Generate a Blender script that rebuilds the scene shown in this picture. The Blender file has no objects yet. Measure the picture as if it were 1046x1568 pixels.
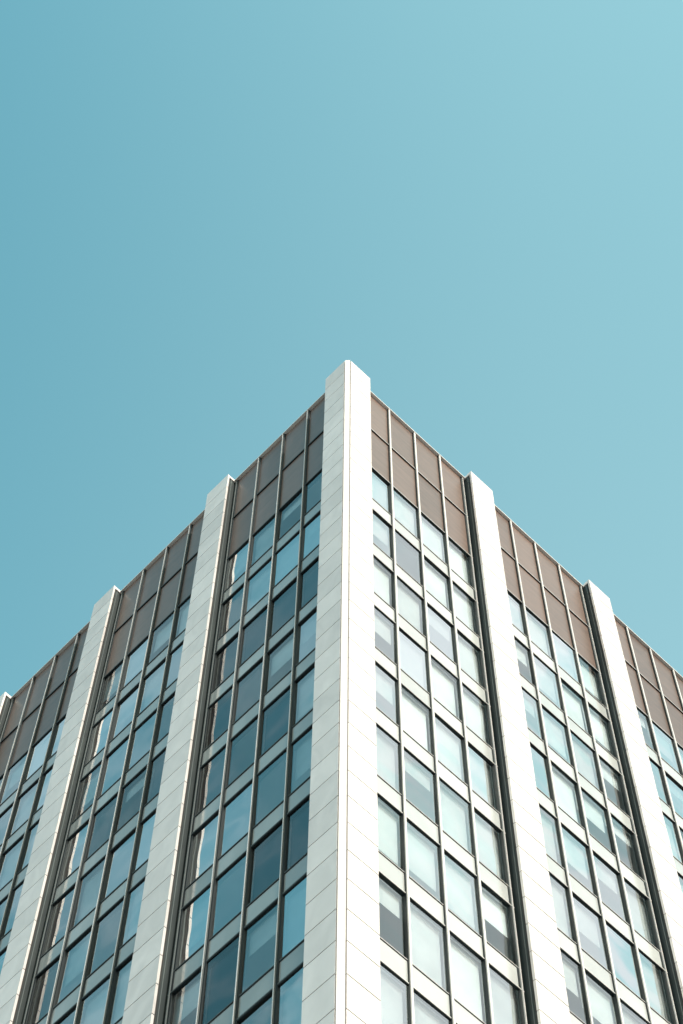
import bpy, math, random
import numpy as np
from mathutils import Matrix, Vector
random.seed(11)
S=3.6
# ---------------------------------------------------------------- camera solve
def basis(th,ph,ro):
    F=np.array([math.cos(th)*math.cos(ph),math.cos(th)*math.sin(ph),math.sin(th)])
    r0=np.array([math.sin(ph),-math.cos(ph),0.0]); u0=np.cross(r0,F)
    return F, math.cos(ro)*r0+math.sin(ro)*u0, -math.sin(ro)*r0+math.cos(ro)*u0
def proj(q,pt):
    F,R,U=basis(q[1],q[2],q[3]); d=np.array(pt)-np.array([-q[4],-q[5],0])
    k=d@F
    return 523+q[0]*(d@R)/k, 784-q[0]*(d@U)/k
def xat(q,x,y,Y):
    a=proj(q,(x,y,60)); b=proj(q,(x,y,35)); t=(Y-a[1])/(b[1]-a[1]); return a[0]+t*(b[0]-a[0])
def yatx(q,A,B,X):
    a=proj(q,A); b=proj(q,B); t=(X-a[0])/(b[0]-a[0]); return a[1]+t*(b[1]-a[1])
lines=[602,657.5,716,778,846,925,1010,1105,1213,1333,1470]
def resid(q):
    f,th,ph,ro,cx,cy,P,W,Ht,Hr,p=q
    r=[]
    for pt,xy,w in [((0,0,Ht),(532,551),1),((W,0,Ht),(568,577),1),((0,W,Ht),(498,578),1),
        ((P,0,Ht),(722,724),1),((P+W,0,Ht),(755,749),1),((2*P,0,Ht),(901,889),1),((2*P+W,0,Ht),(933,913),.7),
        ((0,P,Ht),(346,730),1),((0,P+W,Ht),(319,753),1),((0,2*P,Ht),(175,899),1),((0,2*P+W,Ht),(148,922),.7),((0,3*P,Ht),(9,1061),.7)]:
        a=proj(q,pt); r+= [w*(a[0]-xy[0]), w*(a[1]-xy[1])]
    for x,y,X in [(0,0,521),(W,0,588),(0,W,461),(P,0,822),(P+W,0,878),(0,P,231),(0,P+W,184)]:
        r.append(1.0*(xat(q,x,y,1568)-X))
    for k,y in enumerate(lines):
        a=proj(q,(W+p*(W+cx)/cy,p,Hr-k*S)); r.append(.7*(a[1]-y))
    m=(P-W)/4
    for k,x in [(1,595),(2,632),(3,672),(4,712)]:
        r.append(.7*(proj(q,(W+k*m,p,Hr))[0]-x))
    r.append(.5*(yatx(q,(P,p,Hr),(3*P,p,Hr),1046)-1040))
    r.append((p-.4)*20)
    return np.array(r)
q=np.array([2940,math.radians(64),math.radians(45),0.0,21.4,21.4,7.4,1.36,73.8,73.2,.38])
lam=1e-2; r=resid(q); c=r@r
for it in range(200):
    J=np.zeros((len(r),len(q)))
    for i in range(len(q)):
        h=1e-5*max(1,abs(q[i])); q2=q.copy(); q2[i]+=h; J[:,i]=(resid(q2)-r)/h
    A=J.T@J; st=np.linalg.solve(A+lam*np.diag(np.diag(A)),-J.T@r)
    r2=resid(q+st); c2=r2@r2
    if c2<c: q=q+st; r=r2; c=c2; lam*=.4
    else: lam*=3
    if lam>1e12: break
f,th,ph,ro,cx,cy,P,W,Ht,Hr,p=[float(v) for v in q]
F,R,U=basis(th,ph,ro)
cam=bpy.data.cameras.new("camera"); co=bpy.data.objects.new("camera",cam); bpy.context.collection.objects.link(co)
cam.sensor_fit='VERTICAL'; cam.sensor_height=36; cam.lens=f*36/1568; cam.clip_end=5000
co.matrix_world=Matrix(((R[0],U[0],-F[0],-cx),(R[1],U[1],-F[1],-cy),(R[2],U[2],-F[2],0),(0,0,0,1)))
bpy.context.scene.camera=co
GZ=-1.6
# ---------------------------------------------------------------- materials
def mat(name):
    m=bpy.data.materials.new(name); m.use_nodes=True; nt=m.node_tree
    return m,nt,nt.nodes["Principled BSDF"]
def simple(name,col,rough=.5,metal=0,var=.06,nscale=1.5,stretch=(1,1,1),bump=0,distort=0,ior=1.5):
    m,nt,b=mat(name); N=nt.nodes; L=nt.links
    tc=N.new("ShaderNodeTexCoord"); no=N.new("ShaderNodeTexNoise"); no.inputs["Scale"].default_value=nscale; no.inputs["Detail"].default_value=7
    no.inputs["Distortion"].default_value=distort
    mp=N.new("ShaderNodeMapping"); mp.inputs["Scale"].default_value=stretch
    L.new(tc.outputs["Object"],mp.inputs[0]); L.new(mp.outputs[0],no.inputs["Vector"])
    at=N.new("ShaderNodeAttribute"); at.attribute_name="rnd"
    hf=N.new("ShaderNodeMath"); hf.operation='MULTIPLY_ADD'; L.new(at.outputs["Fac"],hf.inputs[0]); hf.inputs[1].default_value=.5; L.new(no.outputs["Fac"],hf.inputs[2])
    mr=N.new("ShaderNodeMapRange"); L.new(hf.outputs[0],mr.inputs[0]); mr.inputs[1].default_value=.35; mr.inputs[2].default_value=1.15
    mr.inputs[3].default_value=1-var; mr.inputs[4].default_value=1+var
    mx=N.new("ShaderNodeVectorMath"); mx.operation='SCALE'; mx.inputs[0].default_value=col[:3]; L.new(mr.outputs[0],mx.inputs["Scale"])
    L.new(mx.outputs[0],b.inputs["Base Color"]); b.inputs["Roughness"].default_value=rough; b.inputs["Metallic"].default_value=metal
    b.inputs["IOR"].default_value=ior
    if bump:
        bm=N.new("ShaderNodeBump"); bm.inputs["Strength"].default_value=bump; bm.inputs["Distance"].default_value=.02
        L.new(no.outputs["Fac"],bm.inputs["Height"]); L.new(bm.outputs[0],b.inputs["Normal"])
    return m
M={}
M['stone']=simple("white_stone_cladding",(.675,.65,.645),.42,0,.14,1.1,(1,1,.55),.2,1.4)
M['joint']=simple("joint_sealant",(.05,.05,.05),.9,ior=1.3)
M['trim']=simple("corner_trim",(.72,.70,.69),.35)
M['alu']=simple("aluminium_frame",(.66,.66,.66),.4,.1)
M['gmet']=simple("grey_shaded_frame",(.10,.12,.125),.5,.0,ior=1.4)  # pier strips; also left-face frames, their shade put into the colour
M['dark']=simple("dark_gasket",(.012,.018,.021),.6,ior=1.3)
M['chan']=simple("dark_channel",(.022,.032,.035),.5,ior=1.35)
M['brown']=simple("brown_panel",(.145,.10,.084),.36,0,.32,1.2,(1,1,6),0,0,1.45)
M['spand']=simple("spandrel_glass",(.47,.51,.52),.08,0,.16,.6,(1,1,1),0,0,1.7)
M['spand_shade']=simple("shaded_spandrel_glass",(.30,.33,.335),.08,0,.22,.6,(1,1,1),0,0,1.6)  # same spandrel glass on the shaded face, with the shade put into its colour
M['ceil']=simple("office_ceiling",(.76,.79,.79),.8)
M['blind']=simple("roller_blind",(.76,.81,.82),.8,0,.2,.9)
M['dark_room']=simple("dark_interior",(.006,.05,.075),.6)  # dark sheet standing in for the unlit room behind a pane
M['ground']=simple("pavement",(.24,.22,.205),.85,0,.15,.3)
M['roof']=simple("roof_gravel",(.3,.3,.29),.9)
g=bpy.data.materials.new("window_glass"); g.use_nodes=True; nt=g.node_tree; N=nt.nodes; L=nt.links; N.clear()
o=N.new("ShaderNodeOutputMaterial"); mix=N.new("ShaderNodeMixShader"); tr=N.new("ShaderNodeBsdfTransparent"); gl=N.new("ShaderNodeBsdfGlossy")
tr.inputs[0].default_value=(.84,.93,.95,1); gl.inputs["Color"].default_value=(.97,.97,.98,1); gl.inputs["Roughness"].default_value=.02
fr=N.new("ShaderNodeFresnel"); fr.inputs[0].default_value=1.55
at=N.new("ShaderNodeAttribute"); at.attribute_name="rnd"
mr=N.new("ShaderNodeMapRange"); mr.inputs[3].default_value=.02; mr.inputs[4].default_value=.50; L.new(at.outputs["Fac"],mr.inputs[0])
ad=N.new("ShaderNodeMath"); L.new(fr.outputs[0],ad.inputs[0]); L.new(mr.outputs[0],ad.inputs[1]); ad.use_clamp=True
tc=N.new("ShaderNodeTexCoord"); no=N.new("ShaderNodeTexNoise"); no.inputs["Scale"].default_value=.9; no.inputs["Detail"].default_value=0
L.new(tc.outputs["Object"],no.inputs["Vector"]); bm=N.new("ShaderNodeBump"); bm.inputs["Strength"].default_value=.35; bm.inputs["Distance"].default_value=.03
L.new(no.outputs["Fac"],bm.inputs["Height"]); L.new(bm.outputs[0],gl.inputs["Normal"])
L.new(ad.outputs[0],mix.inputs[0]); L.new(tr.outputs[0],mix.inputs[1]); L.new(gl.outputs[0],mix.inputs[2]); L.new(mix.outputs[0],o.inputs[0])
M['glass']=g
# ---------------------------------------------------------------- mesh accumulator
class Acc:
    def __init__(s): s.v=[]; s.f=[]; s.r=[]
    def hexa(s,pts,flip,r=None):
        b=len(s.v); s.v+=pts; r=random.random() if r is None else r
        for q in ((0,3,2,1),(4,5,6,7),(0,1,5,4),(1,2,6,5),(2,3,7,6),(3,0,4,7)):
            s.f.append(tuple(b+i for i in (q[::-1] if flip else q))); s.r.append(r)
    def quad(s,pts,flip,r=None):
        b=len(s.v); s.v+=pts; s.f.append((b+3,b+2,b+1,b) if flip else (b,b+1,b+2,b+3)); s.r.append(random.random() if r is None else r)
A={k:Acc() for k in M}
def box(key,fr,u0,u1,v0,v1,z0,z1,r=None):
    T,flip=fr
    pts=[T(u,v)+(z,) for z in (z0,z1) for u,v in ((u0,v0),(u1,v0),(u1,v1),(u0,v1))]
    A[key].hexa(pts,flip,r)
NB=5; L_=NB*P+W
frames=[((lambda u,v:(u,v)),False),((lambda u,v:(v,u)),True),((lambda u,v:(L_-v,u)),False),((lambda u,v:(u,L_-v)),True)]
NS=20; zb=Hr-NS*S
PH=S/3; gap=.038
def panels(key,fr,u0,u1,v0,v1):
    z=Ht
    while z>GZ:
        z0=max(z-PH,GZ)
        box(key,fr,u0,u1,v0,v1,z0+gap,z)
        z-=PH
for fi,fr in enumerate(frames):
    T,flip=fr
    lite=fi in (0,2)
    WF=.75
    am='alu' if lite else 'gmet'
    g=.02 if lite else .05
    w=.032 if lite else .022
    for k in range(1,NB):
        a=k*P; b=a+W
        panels('stone',fr,a,b,0,.08)
        box('joint',fr,a+.03,b-.03,.05,.15,GZ,Ht-.02)
        box('chan',fr,a+.04,b-.04,.15,p+.1,GZ,Hr-.05)
        box('gmet',fr,a+.025,b-.025,.2,.225,GZ,Hr-.05)
        box('stone',fr,a+.004,b-.004,.083,p+.35,Hr-.05,Ht-.003)
    for k in range(NB):
        u0=k*P+W; u1=(k+1)*P; m=(u1-u0)/4
        for j in range(5):
            u=u0+j*m
            if j in (0,4):
                c=u+(.08 if j==0 else -.08)
                box('dark',fr,c-.08,c+.08,p+.008,p+.12,GZ,Hr-.03)
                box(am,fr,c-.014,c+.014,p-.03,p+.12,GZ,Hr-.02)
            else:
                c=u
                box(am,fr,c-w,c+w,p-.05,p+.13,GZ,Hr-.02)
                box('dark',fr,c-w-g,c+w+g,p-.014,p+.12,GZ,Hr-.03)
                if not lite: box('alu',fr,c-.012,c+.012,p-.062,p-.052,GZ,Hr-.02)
        box('alu',fr,u0+.001,u1-.001,p-.07,p+.5,Hr-.02,Hr+.04)
        for s in range(NS):
            zt=Hr-s*S; z0=zt-S; zs=zt-WF*S
            if s>0:
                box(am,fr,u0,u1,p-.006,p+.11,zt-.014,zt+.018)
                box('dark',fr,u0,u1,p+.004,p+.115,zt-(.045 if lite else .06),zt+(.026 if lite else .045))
            if s<2:
                for j in range(4):
                    box('brown',fr,u0+j*m,u0+(j+1)*m,p+.045,p+.2,z0,zt-.03)
            else:
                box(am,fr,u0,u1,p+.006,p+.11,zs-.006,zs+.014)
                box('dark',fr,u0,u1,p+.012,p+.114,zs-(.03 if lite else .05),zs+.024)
                for j in range(4):
                    ua=u0+j*m; ub=ua+m
                    box('spand' if lite else 'spand_shade',fr,ua,ub,p+.028,p+.17,z0,zs)
                    t=[random.uniform(-.011,.011) for _ in range(3)]
                    v=p+.045
                    pts=[T(ua,v)+(zs,),T(ub,v+t[0])+(zs,),T(ub,v+t[0]+t[1])+(zt,),T(ua,v+t[1])+(zt,)]
                    dk=fi==1 and k==0 and (s==4 or (s,j) in ((8,0),(8,1),(5,3),(9,2)))
                    A['glass'].quad(pts,flip,.03 if dk else None)
                    if dk or random.random()<(.01 if fi==0 else .12):
                        box('dark_room',fr,ua+.04,ub-.04,p+.2,p+.21,zs,zt-.02)
                    elif fi<2:
                        rr=random.random()
                        a1,a2=(.07,.5) if fi==0 else (.36,.72)
                        h=0 if rr<a1 else (random.uniform(.2,.75) if rr<a2 else random.choice((.8,1,1)))
                        if h>0: box('blind',fr,ua+.05,ub-.05,p+.22,p+.23,zt-.02-h*(WF*S-.04),zt-.02)
# slabs and core
fr0=frames[0]
for s in range(1,NS+1):
    zt=Hr-s*S
    box('ceil',fr0,p+.21,L_-p-.21,p+.21,L_-p-.21,zt-.05,zt+.3)
box('ceil',fr0,8,L_-8,8,L_-8,GZ,Hr-.5)
box('roof',fr0,p+.2,L_-p-.2,p+.2,L_-p-.2,Hr-.5,Hr-.2)
# corner piers
for sx,sy in ((0,0),(1,0),(0,1),(1,1)):
    X=(lambda x:(L_-x)) if sx else (lambda x:x)
    Y=(lambda y:(L_-y)) if sy else (lambda y:y)
    fa=((lambda u,v,X=X,Y=Y:(X(u),Y(v))),(sx+sy)%2==1)
    fb=((lambda u,v,X=X,Y=Y:(X(v),Y(u))),(sx+sy)%2==0)
    c=.13
    for fr in (fa,fb):
        panels('stone',fr,c+.045,W,0,.07)
        box('stone',fr,W-.06,W-.004,.073,W-.07,GZ,Ht-.003)
    box('joint',fa,.072,W-.062,.072,W-.062,GZ,Ht-.02)
    box('stone',fa,.072,W-.062,.072,W-.062,Ht-.018,Ht-.004)
    pts=[]
    for z in (GZ,Ht-.001):
        for x,y in ((0,c),(c,0),(c,.07),(.07,c)): pts.append((X(x),Y(y),z))
    A['trim'].hexa(pts,fa[1],.5)
tower=bpy.data.objects.new("office_tower",None); bpy.context.collection.objects.link(tower)
names={'stone':'stone_piers','joint':'joint_backing','trim':'corner_trim','alu':'aluminium_frames','gmet':'grey_shaded_frames','dark':'gaskets','chan':'pier_side_channels','brown':'brown_parapet_panels','spand':'spandrel_panels','spand_shade':'shaded_spandrel_panels','ceil':'floor_slabs','blind':'window_blinds','dark_room':'dark_room_sheets','roof':'roof_deck','glass':'window_panes'}
for k,a in A.items():
    if not a.f or k not in names: continue
    me=bpy.data.meshes.new(names[k]); me.from_pydata(a.v,[],a.f)
    at=me.attributes.new("rnd",'FLOAT','FACE'); at.data.foreach_set("value",a.r)
    me.materials.append(M[k]); ob=bpy.data.objects.new(names[k],me); bpy.context.collection.objects.link(ob); ob.parent=tower
me=bpy.data.meshes.new("ground"); me.from_pydata([(-2500,-2500,GZ-.004),(2500,-2500,GZ-.004),(2500,2500,GZ-.004),(-2500,2500,GZ-.004)],[],[(0,1,2,3)])
me.materials.append(M['ground']); ob=bpy.data.objects.new("ground",me); bpy.context.collection.objects.link(ob)
# ---------------------------------------------------------------- light
sd=Vector((-.10,-.76,.60)).normalized()
sun=bpy.data.lights.new("sun",'SUN'); sun.energy=3.0; sun.angle=math.radians(.5); sun.color=(1,.94,.89)
so=bpy.data.objects.new("sun",sun); bpy.context.collection.objects.link(so); so.rotation_euler=sd.to_track_quat('Z','Y').to_euler()
w=bpy.data.worlds.new("World"); bpy.context.scene.world=w; w.use_nodes=True; nt=w.node_tree; N=nt.nodes; L=nt.links
bg=N["Background"]; sk=N.new("ShaderNodeTexSky"); sk.sky_type='NISHITA'; sk.sun_disc=False
sk.sun_elevation=math.asin(sd.z); sk.sun_rotation=math.atan2(sd.x,sd.y)
sk.air_density=1.0; sk.dust_density=1.5; sk.ozone_density=1
tc=N.new("ShaderNodeTexCoord"); sp=N.new("ShaderNodeSeparateXYZ"); L.new(tc.outputs["Generated"],sp.inputs[0])
def math_(op,a,b,clamp=False):
    n=N.new("ShaderNodeMath"); n.operation=op; n.use_clamp=clamp
    for i,v in enumerate((a,b)):
        if isinstance(v,(int,float)): n.inputs[i].default_value=v
        else: L.new(v,n.inputs[i])
    return n.outputs[0]
def rng(v,a,b,c=0,d=1):
    n=N.new("ShaderNodeMapRange"); n.interpolation_type='SMOOTHSTEP'; L.new(v,n.inputs[0])
    for i,x in enumerate((a,b,c,d)): n.inputs[i+1].default_value=x
    return n.outputs[0]
def mixc(fac,a,b,mode='MIX'):
    n=N.new("ShaderNodeMix"); n.data_type='RGBA'; n.blend_type=mode
    for s,v in ((n.inputs[0],fac),(n.inputs[6],a),(n.inputs[7],b)):
        if isinstance(v,(int,float)): s.default_value=v
        elif isinstance(v,tuple): s.default_value=v
        else: L.new(v,s)
    return n.outputs[2]
x,y,z=sp.outputs
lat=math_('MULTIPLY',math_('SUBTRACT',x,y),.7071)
# sky tint: teal zenith, unseen horizon warmed to neutralise the ambient light
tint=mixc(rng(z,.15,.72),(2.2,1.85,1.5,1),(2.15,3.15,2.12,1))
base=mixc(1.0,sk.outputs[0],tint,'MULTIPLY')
# sky tint, paler right; left darkened to dim the left face
side_tint=mixc(rng(lat,-.32,.11),(.66,.85,.90,1),(1.33,1.12,1.08,1))
base=mixc(1.0,base,side_tint,'MULTIPLY')
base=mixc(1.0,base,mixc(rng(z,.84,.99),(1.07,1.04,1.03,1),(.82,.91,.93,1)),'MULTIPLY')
# thin unseen clouds, added right and faintly left for white reflections in glass
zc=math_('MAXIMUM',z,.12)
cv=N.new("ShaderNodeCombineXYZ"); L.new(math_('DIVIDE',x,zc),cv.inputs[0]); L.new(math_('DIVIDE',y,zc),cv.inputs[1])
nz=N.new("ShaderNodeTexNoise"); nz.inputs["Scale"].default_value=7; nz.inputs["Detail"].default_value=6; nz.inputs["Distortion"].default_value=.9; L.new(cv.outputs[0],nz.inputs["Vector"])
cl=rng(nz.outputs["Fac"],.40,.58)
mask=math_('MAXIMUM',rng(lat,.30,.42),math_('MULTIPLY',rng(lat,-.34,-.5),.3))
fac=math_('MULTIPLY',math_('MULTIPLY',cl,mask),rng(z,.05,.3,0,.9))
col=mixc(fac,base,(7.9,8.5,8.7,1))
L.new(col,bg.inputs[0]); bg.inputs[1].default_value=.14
sc=bpy.context.scene; sc.view_settings.view_transform='Standard'; sc.view_settings.look='None'; sc.view_settings.exposure=0
